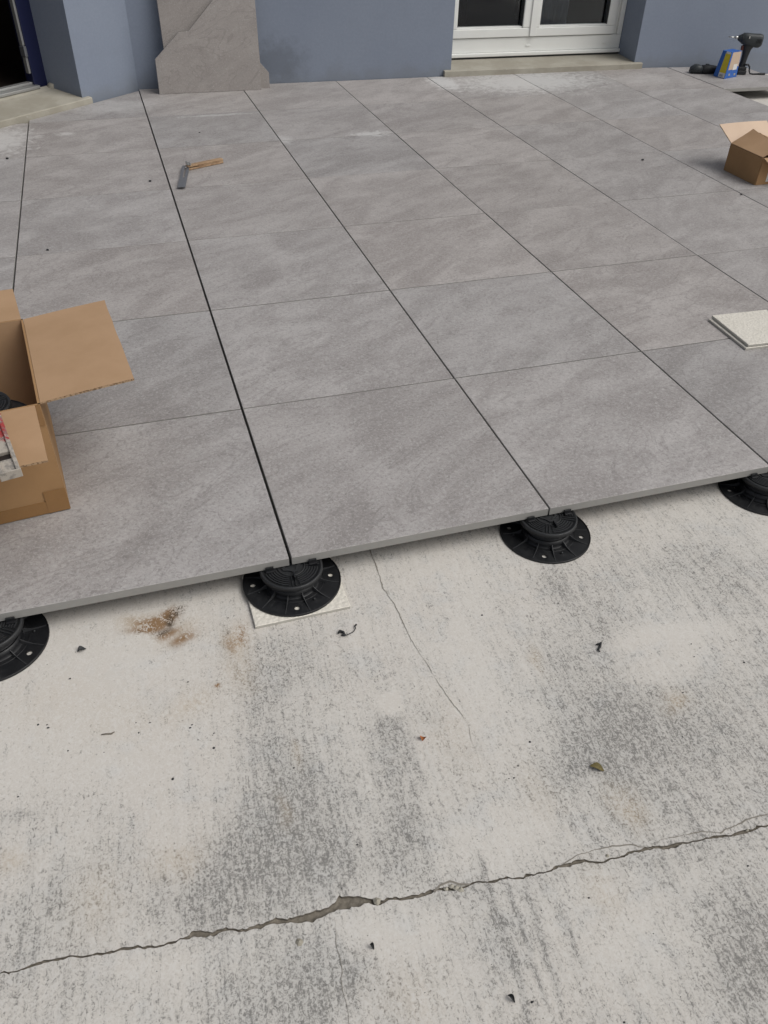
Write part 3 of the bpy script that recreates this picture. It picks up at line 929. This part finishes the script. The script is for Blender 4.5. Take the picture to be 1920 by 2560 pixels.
# ------------------------------------------------------------------ cardboard boxes
def panel(name, parent, p00, p10, p11, p01, th, mats, bow=0.0, sag=0.0, n=10, flip=1, rag=0.0, mi_in=0, mi_out=1, seed=0):
    """curved board of real thickness between four corners; p00-p10 is the fold edge"""
    p00, p10, p11, p01 = [Vector(p) for p in (p00, p10, p11, p01)]
    nrm = (p10 - p00).cross(p01 - p00).normalized() * flip
    rr = random.Random(seed)
    rg = [rr.uniform(-rag, rag) for _ in range(n + 1)]
    V = []
    for side in (0, 1):
        for j in range(n + 1):
            t = j / n
            for i in range(n + 1):
                s = i / n
                p = p00.lerp(p10, s).lerp(p01.lerp(p11, s), t)
                p = p + nrm * (bow * math.sin(math.pi * s) * t + sag * t * t) - nrm * th * side
                if rag and j == n: p = p + (p01 - p00).normalized() * rg[i]
                V.append(p)
    q = (n + 1) ** 2
    F, MI = [], []
    I = lambda sd, j, i: sd * q + j * (n + 1) + i
    for j in range(n):
        for i in range(n):
            F.append([I(0, j, i), I(0, j, i + 1), I(0, j + 1, i + 1), I(0, j + 1, i)]); MI.append(mi_in)
            F.append([I(1, j, i), I(1, j + 1, i), I(1, j + 1, i + 1), I(1, j, i + 1)]); MI.append(mi_out)
    e_ = 2 if name == 'flap' else mi_in
    for k in range(n):
        F.append([I(0, 0, k), I(1, 0, k), I(1, 0, k + 1), I(0, 0, k + 1)]); MI.append(mi_in)
        F.append([I(0, n, k), I(0, n, k + 1), I(1, n, k + 1), I(1, n, k)]); MI.append(e_)
        F.append([I(0, k, 0), I(0, k + 1, 0), I(1, k + 1, 0), I(1, k, 0)]); MI.append(e_)
        F.append([I(0, k, n), I(1, k, n), I(1, k + 1, n), I(0, k + 1, n)]); MI.append(e_)
    mats = list(mats) + [M['card_edge']]
    mb = MB(); mb.add(V, F); mb.m = MI; mb.sm = [len(f) == 4 for f in mb.f]
    me = mb.mesh(name, mats)
    for p in me.polygons: p.use_smooth = False
    o = link(name, me, parent)
    return o

CM = [M['card'], M['card_out']]
# large open box at the left: local origin = front right bottom corner, x to the right, y away
bl = empty('cardboard_box', (-.435, .292, .0008), R(6.2))
tag(bl, 'large open brown cardboard box with spread flaps on the terrace slabs', 'box')
BW, BD, BH, ct = .40, .405, .272, .0045
panel('front_panel', bl, (-BW, 0, 0), (0, 0, 0), (0, 0, BH), (-BW, 0, BH), ct, [M['card_out'], M['card']], bow=.004)
panel('side_panel', bl, (0, .0005, 0), (0, BD - .0005, 0), (0, BD - .0005, BH), (0, .0005, BH), ct, [M['card_out'], M['card']])
panel('back_panel', bl, (0, BD, 0), (-BW, BD, 0), (-BW, BD, BH), (0, BD, BH), ct, [M['card_out'], M['card']])
panel('side_panel', bl, (-BW, BD - .0005, 0), (-BW, .0005, 0), (-BW, .0005, BH), (-BW, BD - .0005, BH), ct, [M['card_out'], M['card']])
panel('bottom_panel', bl, (-BW + .005, .005, .006), (-.005, .005, .006), (-.005, BD - .005, .006), (-BW + .005, BD - .005, .006), .004, CM)
FL = .2
panel('flap', bl, (.001, .006, BH), (.001, BD - .004, BH), (.190, BD - .002, BH + .020), (.190, .004, BH + .020), .0045, CM, bow=.004, flip=-1, rag=.0007, seed=3, sag=-.004)
panel('flap', bl, (-.004, BD + .001, BH), (-BW + .004, BD + .001, BH), (-BW + .006, BD + FL, BH - .012), (-.010, BD + FL, BH - .008), .0045, CM, bow=.003, flip=-1, rag=.0007, seed=4)
panel('flap', bl, (-BW + .004, -.001, BH), (-.010, -.001, BH), (-.006, -FL + .006, BH - .006), (-BW + .006, -FL, BH - .012), .0045, CM, bow=.003, flip=-1, rag=.0007, seed=5)
panel('flap', bl, (-BW - .001, BD - .004, BH), (-BW - .001, .006, BH), (-BW - .19, .006, BH - .02), (-BW - .19, BD - .006, BH - .02), .0045, CM, flip=-1)
tp = MB()
tp.box((-BW, -.0019, .003), (-.001, -.0011, .034)); tp.box((-.045, -.0026, .002), (.0008, -.0020, .060))
tp.build('tape', M['tape'], bl)
tp = MB(); tp.box((-.013, -.0019, BH - .050), (-.001, -.0011, BH - .002)); tp.build('tape', M['tape'], bl)

# pedestals packed in the box
def loc_in(o, x, y, z):
    c, s = math.cos(o.rotation_euler.z), math.sin(o.rotation_euler.z)
    return (o.location.x + c * x - s * y, o.location.y + s * x + c * y, o.location.z + z)
for k, (x, y, lab) in enumerate(((-.128, .150, 'upper black pedestal seen inside the large open cardboard box'),)):
    p = make_pedestal(R(20), 0, lab)
    p['group'] = 'black adjustable pedestals along the terrace edge'
    del p['group']
    p.location = loc_in(bl, x, y, .0075 + .150)
    p2 = make_pedestal(R(60), 0, 'lower of two black pedestals stacked inside the large cardboard box')
    del p2['group']
    p2.location = loc_in(bl, x, y, .0072 + .093)

# spirit level lying over the front flap, one end sticking out
e0 = on_z(27, 1186, .292); e1 = on_z(-50, 966, .33)
dv = (e1 - e0); ln = .62
ax = dv.normalized()
side_ = ax.cross(Vector((0, 0, 1))).normalized(); upv = side_.cross(ax).normalized()
lv = MB()
def lvp(a, b, c): return (a, b, c)
# hollow box section with a window near the end: rails, webs
Wd, Ht = .035, .018
lv.bbox((0, -Wd / 2, -Ht / 2), (ln, -Wd / 2 + .007, Ht / 2), .0012)
lv.bbox((0, Wd / 2 - .007, -Ht / 2), (ln, Wd / 2, Ht / 2), .0012)
lv.box((.0, -Wd / 2 + .0072, -.004), (.036, Wd / 2 - .0072, .004))
lv.box((.056, -Wd / 2 + .0072, -.004), (ln, Wd / 2 - .0072, .004))
lo = empty('spirit_level')
lo.matrix_world = Matrix.Translation(e0) @ Matrix((ax, -side_, upv)).transposed().to_4x4()
lo.rotation_mode = 'QUATERNION'
lv.build('beam', M['red_paint'], lo)
wd = MB(); wd.bbox((.0365, -.0100, -.0035), (.0555, .0100, -.002), .0003); wd.build('window', M['cabinet'], lo)
ec = MB(); ec.bbox((-.0025, -Wd / 2 - .001, -Ht / 2 - .0005), (.0, Wd / 2 + .001, Ht / 2 + .0005), .0008); ec.build('end_cap', M['red_paint'], lo)
tag(lo, 'worn red and white spirit level poking out of the cardboard box', 'spirit level')

# small box at the right
br = empty('cardboard_box', (2.53, 1.834, .0008), R(.5))
tag(br, 'small brown cardboard box with one pale flap standing open', 'box')
w, d, h = .245, .23, .116
CO = [M['card_out'], M['card']]
panel('side_panel', br, (0, d, 0), (0, 0, 0), (0, 0, h), (0, d, h), .004, CO)
panel('front_panel', br, (.0005, 0, 0), (w, 0, 0), (w, 0, h), (.0005, 0, h), .004, CO)
panel('side_panel', br, (w, .0005, 0), (w, d - .0005, 0), (w, d - .0005, h), (w, .0005, h), .004, CO)
panel('back_panel', br, (w - .0005, d, 0), (.0005, d, 0), (.0005, d, h), (w - .0005, d, h), .004, CO)
panel('bottom_panel', br, (.005, .005, .006), (w - .005, .005, .006), (w - .005, d - .005, .006), (.005, d - .005, .006), .004, CO)
panel('flap', br, (w, d + .001, h), (.002, d + .001, h), (-.012, d + .098, h + .058), (w + .005, d + .096, h + .060), .0035, [M['card_pale'], M['card_pale']], bow=-.004, flip=1, sag=.0)
panel('flap', br, (.001, d - .002, h + .001), (.001, .004, h + .001), (.104, .010, h + .040), (.102, d - .006, h + .052), .0035, [M['card'], M['card']], bow=.008, flip=-1, rag=.002, seed=9, sag=-.006)
panel('flap', br, (w - .001, .004, h + .001), (w - .001, d - .002, h + .001), (w - .112, d - .008, h + .034), (w - .112, .012, h + .030), .0035, [M['card'], M['card']], bow=.006, flip=-1, rag=.002, seed=11, sag=-.006)
panel('flap', br, (.006, -.001, h), (w - .006, -.001, h), (w - .006, -.10, h - .030), (.010, -.03, h - .012), .0035, [M['card'], M['card']], bow=.004, flip=-1)
lb = MB(); lb.box((.052, -.0012, .012), (.20, -.0005, .086)); lb.build('label', M['paper'], br)
lb = MB()
for k in range(6): lb.box((.06, -.0019, .020 + k * .011), (.06 + .05 + .02 * (k % 3), -.0013, .0235 + k * .011))
lb.build('print', M['grey_print'], br)

# ------------------------------------------------------------------ sliding bevel on the slabs
sb = empty('try_square', (.100, 2.640, .0))
tag(sb, 'angle tool with light wooden handle and grey steel blade lying on the slabs', 'try square')
def along(p, q): 
    v = Vector(q) - Vector(p); return math.atan2(v.y, v.x), v.length
a1, l1 = along((.100, 2.640), (.266, 2.712))
a2, l2 = along((.092, 2.640), (.044, 2.378))
mb = MB()
m = Matrix.Rotation(a1, 4, 'Z')
mb.bbox((-.002, -.0125, .0006), (l1, .0125, .0085), .002, 0, m); mb.bbox((-.002, -.0125, .0125), (l1, .0125, .0205), .002, 0, m); mb.bbox((.05, -.0120, .0086), (l1 - .001, .0120, .0124), .0005, 0, m)
mb.build('handle', M['wood'], sb)
mb = MB(); m = Matrix.Translation((-.008, 0, 0)) @ Matrix.Rotation(a2, 4, 'Z')
# slotted blade
mb.bbox((-.03, -.0165, .0090), (l2, -.0045, .0118), .0004, 0, m); mb.bbox((-.03, .0045, .0090), (l2, .0165, .0118), .0004, 0, m)
mb.bbox((.14, -.0044, .0090), (l2, .0044, .0118), .0003, 0, m); mb.bbox((-.03, -.0044, .0090), (-.018, .0044, .0118), .0003, 0, m)
mb.build('blade', M['steel'], sb)
mb = MB(); mb.lathe([(.0, .0270), (.006, .0268), (.0078, .0245), (.0078, .0206), (.0, .0206)], 20, mat=Matrix.Translation((.006, .002, 0)))
mb.bbox((-.019, -.0022, .022), (-.002, .0022, .034), .001, 0, Matrix.Translation((.006, .002, 0)) @ Matrix.Rotation(R(120), 4, 'Z'))
mb.bbox((.002, -.0022, .022), (.019, .0022, .034), .001, 0, Matrix.Translation((.006, .002, 0)) @ Matrix.Rotation(R(120), 4, 'Z'))
mb.build('wing_nut', M['steel_bright'], sb)

# ------------------------------------------------------------------ tools by the wall at the far right
dr = empty('drill', (3.925, 3.868, .0008), R(-17))
tag(dr, 'black cordless drill standing upright behind the blue and yellow box', 'drill')
# local x points to the picture's right, the bit points to -x
def loft(mb, secs, n=14, mi=0):
    """secs: list of (center, half-width y, half-height z, plane normal axis 'x' or 'z')"""
    V = []
    for c, a, b, axis in secs:
        for k in range(n):
            w_ = 2 * math.pi * k / n
            ca, sa = math.cos(w_), math.sin(w_)
            sq = lambda t: math.copysign(abs(t) ** .72, t)
            if axis == 'x': V.append((c[0], c[1] + a * sq(ca), c[2] + b * sq(sa)))
            else: V.append((c[0] + b * sq(ca), c[1] + a * sq(sa), c[2]))
    F = []
    for i in range(len(secs) - 1):
        for k in range(n):
            F.append([i * n + k, i * n + (k + 1) % n, (i + 1) * n + (k + 1) % n, (i + 1) * n + k])
    F.append(list(range(n))[::-1]); F.append([(len(secs) - 1) * n + k for k in range(n)])
    mb.add(V, F, mi, True)
b = MB()
loft(b, [((-.066, 0, .210), .010, .009, 'x'), ((-.060, 0, .210), .017, .016, 'x'), ((-.040, 0, .208), .022, .025, 'x'), ((-.030, 0, .208), .029, .033, 'x'), ((.000, 0, .204), .031, .036, 'x'), ((.030, 0, .201), .031, .037, 'x'), ((.060, 0, .197), .032, .040, 'x'), ((.080, 0, .197), .032, .041, 'x'), ((.094, .0, .199), .029, .035, 'x'), ((.097, 0, .200), .022, .026, 'x')])
b.build('body', M['drill_grey'], dr)
b = MB()
loft(b, [((.024, 0, .182), .021, .046, 'z'), ((.018, 0, .164), .020, .036, 'z'), ((.013, 0, .145), .019, .027, 'z'), ((.013, 0, .115), .018, .021, 'z'), ((.011, 0, .075), .017, .018, 'z'), ((.008, 0, .040), .020, .021, 'z'), ((.006, 0, .030), .021, .023, 'z')])
b.build('grip', M['rubber'], dr)
for k in range(4):
    b = MB(); b.bbox((.052 + k * .009, -.0345, .186), (.056 + k * .009, -.0315, .212), .0008); b.build('vent', M['rubber'], dr)
b = MB(); b.lathe([(.021, .0), (.0245, .001), (.0245, .010), (.021, .011)], 20, mat=Matrix.Translation((-.046, 0, .209)) @ Matrix.Rotation(math.pi / 2, 4, 'Y')); b.build('collar', M['rubber'], dr)
b = MB(); b.bbox((-.022, -.036, .0), (.040, .036, .026), .006); b.bbox((-.018, -.032, .0262), (.036, .032, .046), .005); b.build('battery', M['rubber'], dr)
b = MB(); b.bbox((-.028, -.009, .140), (-.010, .009, .168), .004); b.build('trigger', M['drill_red'], dr)
b = MB(); b.tube([(-.067, 0, .212), (-.082, 0, .2125), (-.086, 0, .2125)], [.0105, .009, .006], 12); b.tube([(-.085, 0, .2125), (-.128, 0, .2155)], [.0042, .0035], 8)
b.build('bit', M['steel_bright'], dr)
b = MB(); b.bbox((-.006, -.0335, .212), (.002, -.030, .226), .001); b.build('badge', M['steel_bright'], dr)

cb = MB()
pts = [(3.935, 3.842, .058), (3.962, 3.838, .060), (3.975, 3.835, .045), (3.978, 3.832, .022), (3.985, 3.828, .008), (4.005, 3.822, .005), (4.03, 3.815, .005), (4.05, 3.81, .006), (4.085, 3.80, .007)]
cb.tube(pts, [.006, .006, .005, .0045, .0045, .0045, .005, .007, .007], 8)
tag(cb.build('strap', M['rubber']), 'thin black strap hanging from the drill onto the last slab', 'strap')

# blue and yellow carton, its top pinched in
bx = empty('carton', (3.775, 3.800, .0008), R(0))
tag(bx, 'blue and yellow carton standing in front of the black drill', 'carton')
A_ = Vector((3.712, 3.846, 0)); B_ = Vector((3.728, 3.748, 0)); C_ = Vector((3.852, 3.790, 0)); D_ = A_ + C_ - B_
o_ = Vector(bx.location) - Vector((0, 0, .0008))
lowr = [p - o_ for p in (A_, B_, C_, D_)]
ctr = sum(lowr, Vector()) / 4
top = [ctr.lerp(p, .80) + Vector((.012, .004, .150)) for p in lowr]
b = MB(); b.add(lowr + top, [(0, 1, 5, 4), (1, 2, 6, 5), (2, 3, 7, 6), (3, 0, 4, 7), (4, 5, 6, 7), (3, 2, 1, 0)])
b.build('box', M['blue'], bx)
def decal(name, mat, face, s0, s1, t0, t1, off=.0008):
    a, b_, c, d_ = face
    nrm = (b_ - a).cross(d_ - a).normalized() * off
    q = lambda s, t: a.lerp(b_, s).lerp(d_.lerp(c, s), t) + nrm
    mb = MB(); mb.add([q(s0, t0), q(s1, t0), q(s1, t1), q(s0, t1)], [(0, 1, 2, 3)]); return mb.build(name, mat, bx)
left = (lowr[0], lowr[1], top[1], top[0]); right = (lowr[1], lowr[2], top[2], top[1])
decal('label', M['yellow'], left, .40, .97, .20, .92)
decal('label', M['paper'], left, .40, .97, .02, .20)
decal('label', M['paper'], left, .44, .97, .92, .995)
decal('print', M['grey_print'], left, .50, .80, .06, .14, .0014)
decal('label', M['kraft'], right, .12, .97, .42, .99)
decal('label', M['kraft'], right, .12, .50, .32, .42, .0009)
decal('label', M['paper'], right, .50, .85, .30, .52, .0014)
decal('print', M['grey_print'], right, .25, .38, .10, .18, .0014)
decal('print', M['grey_print'], right, .70, .84, .08, .16, .0014)

# black tool lying flat
bt = empty('black_tool', (3.690, 3.935, .0008), R(-14))
tag(bt, 'small black two-part tool lying flat beside the blue and yellow carton', 'tool')
b = MB()
loft(b, [((-.092, 0, .014), .018, .010, 'x'), ((-.084, 0, .020), .032, .018, 'x'), ((-.060, 0, .027), .038, .026, 'x'), ((-.036, 0, .027), .038, .026, 'x'), ((-.016, 0, .022), .034, .021, 'x')])
b.build('body', M['drill_grey'], bt)
b = MB()
loft(b, [((-.018, 0, .021), .034, .020, 'x'), ((-.006, -.004, .025), .036, .024, 'x'), ((.030, -.004, .026), .038, .025, 'x'), ((.062, 0, .024), .037, .023, 'x'), ((.086, 0, .022), .034, .021, 'x'), ((.092, 0, .020), .028, .016, 'x')])
b.build('handle', M['rubber'], bt)
b = MB(); b.bbox((.010, -.008, .049), (.030, .008, .056), .002); b.build('knob', M['drill_grey'], bt)

# ------------------------------------------------------------------ small things on slabs and concrete
def crumb(seed, r, flat=.6):
    rr = random.Random(seed)
    bm = bmesh.new(); bmesh.ops.create_icosphere(bm, subdivisions=1, radius=r)
    for v in bm.verts:
        v.co *= rr.uniform(.7, 1.25); v.co.z *= flat
    mb = MB(); mb.bm(bm); return mb
CRUMB_LABEL = ['tiny black crumb on the far left slab in front of the doorway', 'tiny black crumb just left of the wide joint near the try square', 'tiny black crumb at the cross joint above the large open box',
               'tiny black crumb on open paving left of the small box', 'tiny black crumb in the joint in front of the small box', 'tiniest black crumb between the try square and the leaning slabs']
for k, (u, v, r) in enumerate([(18, 398, .0075), (375, 454, .0065), (119, 626, .0055), (1606, 401, .0075), (1853, 487, .006), (499, 332, .004), (1446, 143, .006)]):
    if k == 6: continue
    p = on_z(u, v, 0)
    o = crumb(k, r).build('plastic_crumb', M['rubber'], None, (p.x, p.y, r * .5))
    tag(o, CRUMB_LABEL[k], 'crumb', 'black crumbs on the slabs')

def stick(name, px, rad, mat, label, cat, z=None):
    mb = MB(); r0 = rad if not isinstance(rad, list) else max(rad)
    P = [on_z(u, v) + Vector((0, 0, r0 + .0004)) for u, v in px]
    o_ = P[0].copy()
    mb.tube([p - o_ for p in P], rad, 7)
    return tag(mb.build(name, mat, None, o_), label, cat)
stick('string', [(846, 1586), (850, 1580), (858, 1583), (862, 1590), (855, 1591), (862, 1592), (872, 1588), (884, 1582), (889, 1574), (887, 1568), (891, 1564)], [.002, .003, .003, .0026, .0026, .0012, .0009, .0009, .0009, .0016, .0018], M['rubber'], 'short curled black string on the concrete beside the crack', 'string')
stick('twig', [(254, 1838), (266, 1836), (278, 1836), (287, 1831)], [.0009, .0014, .0014, .0008], M['crack'], 'small grey twig lying on pale concrete at lower left', 'twig')
stick('twig', [(1490, 1614), (1496, 1612), (1502, 1608), (1500, 1618), (1495, 1626), (1499, 1632)], [.0015, .002, .002, .0025, .002, .0012], M['rubber'], 'dark crooked twig on the concrete right of centre', 'twig')

def leaf(u, v, L, Wd_, rz, mat, label):
    p = on_z(u, v)
    mb = MB(); V = []; n = 8
    for i in range(n + 1):
        t = i / n; ww = Wd_ * math.sin(math.pi * min(max(t, .02), .98)) ** .8
        for s in (-1, -.4, 0, .4, 1):
            V.append((L * (t - .5), s * ww, .0018 + .006 * abs(s) ** 1.5 * math.sin(math.pi * t) + .002 * math.sin(5 * t)))
    F = [[i * 5 + j, (i + 1) * 5 + j, (i + 1) * 5 + j + 1, i * 5 + j + 1] for i in range(n) for j in range(4)]
    mb.add(V, F, 0, True)
    o = mb.build('dry_leaf', mat, None, (p.x, p.y, ZG + .0006), rz)
    return tag(o, label, 'leaf')
leaf(1492, 1922, .025, .0065, R(-35), M['leaf'], 'curled olive dry leaf on the dark concrete stain')
leaf(205, 1627, .017, .006, R(20), M['rubber'], 'dark dry leaf scrap near the left pedestal')
leaf(1057, 1848, .010, .006, R(60), M['orange_bit'], 'tiny orange brown leaf scrap beside the thin crack')
leaf(1278, 2498, .013, .003, R(-60), M['rubber'], 'dark narrow leaf scrap near the bottom edge')
leaf(930, 2368, .009, .0028, R(-65), M['rubber'], 'small dark seed husk below the long crack')

# chips and specks
mb = MB(); rr = random.Random(5)
def speck(mb, x, y, r, z=ZG):
    n = 6; ph = rr.random() * 6; asp = rr.uniform(.5, 1)
    V = [(x + r * math.cos(ph + i * 1.047) * rr.uniform(.7, 1.2), y + r * asp * math.sin(ph + i * 1.047) * rr.uniform(.7, 1.2), z + .0004) for i in range(n)] + [(x, y, z + r * .7)]
    mb.add(V, [[i, (i + 1) % n, n] for i in range(n)])
known = [(95, 1812), (118, 1812), (120, 1820), (340, 1807), (375, 1807), (347, 1832), (480, 1812), (475, 1820), (495, 1850), (535, 1870), (535, 1833), (432, 1948), (170, 1877), (893, 2112), (1205, 1537), (998, 1768), (1325, 1855), (1295, 1915),
         (1272, 1947), (1706, 1842), (1707, 1732), (1205, 1538), (1395, 1508), (1467, 1315), (1472, 2245), (735, 1920), (820, 1640), (175, 1697), (1728, 1610), (1750, 1620), (1780, 1622), (1860, 1656), (645, 1622), (652, 1622), (585, 1540), (570, 1545),
         (1840, 1600), (1735, 1642), (1330, 2505), (1560, 2556), (45, 1992), (1870, 2165), (1285, 1945), (1663, 1370), (470, 1705)]
for u, v in known:
    p = on_z(u, v); speck(mb, p.x, p.y, rr.uniform(.0014, .0030))
for k in range(260):
    u, v = rr.uniform(-40, 1960), rr.uniform(1300, 2600)
    p = on_z(u, v)
    if p.y < .03: speck(mb, p.x, p.y, rr.uniform(.0005, .0011))
o = mb.build('dirt_specks', M['rubber'])
tag(o, 'scattered dark dirt specks on the concrete slab', 'dirt', kind='stuff')
mb = MB()
for u, v, r in [(942, 2254, .007), (748, 2355, .007), (1140, 2220, .006), (1128, 2216, .005), (1152, 2224, .006), (1115, 2222, .004), (1868, 2075, .004), (1518, 2140, .004)]:
    p = on_z(u, v); speck(mb, p.x, p.y, r, ZG)
o = mb.build('mortar_chips', M['sill'])
tag(o, 'pale concrete chips along the long crack', 'chips', kind='stuff')
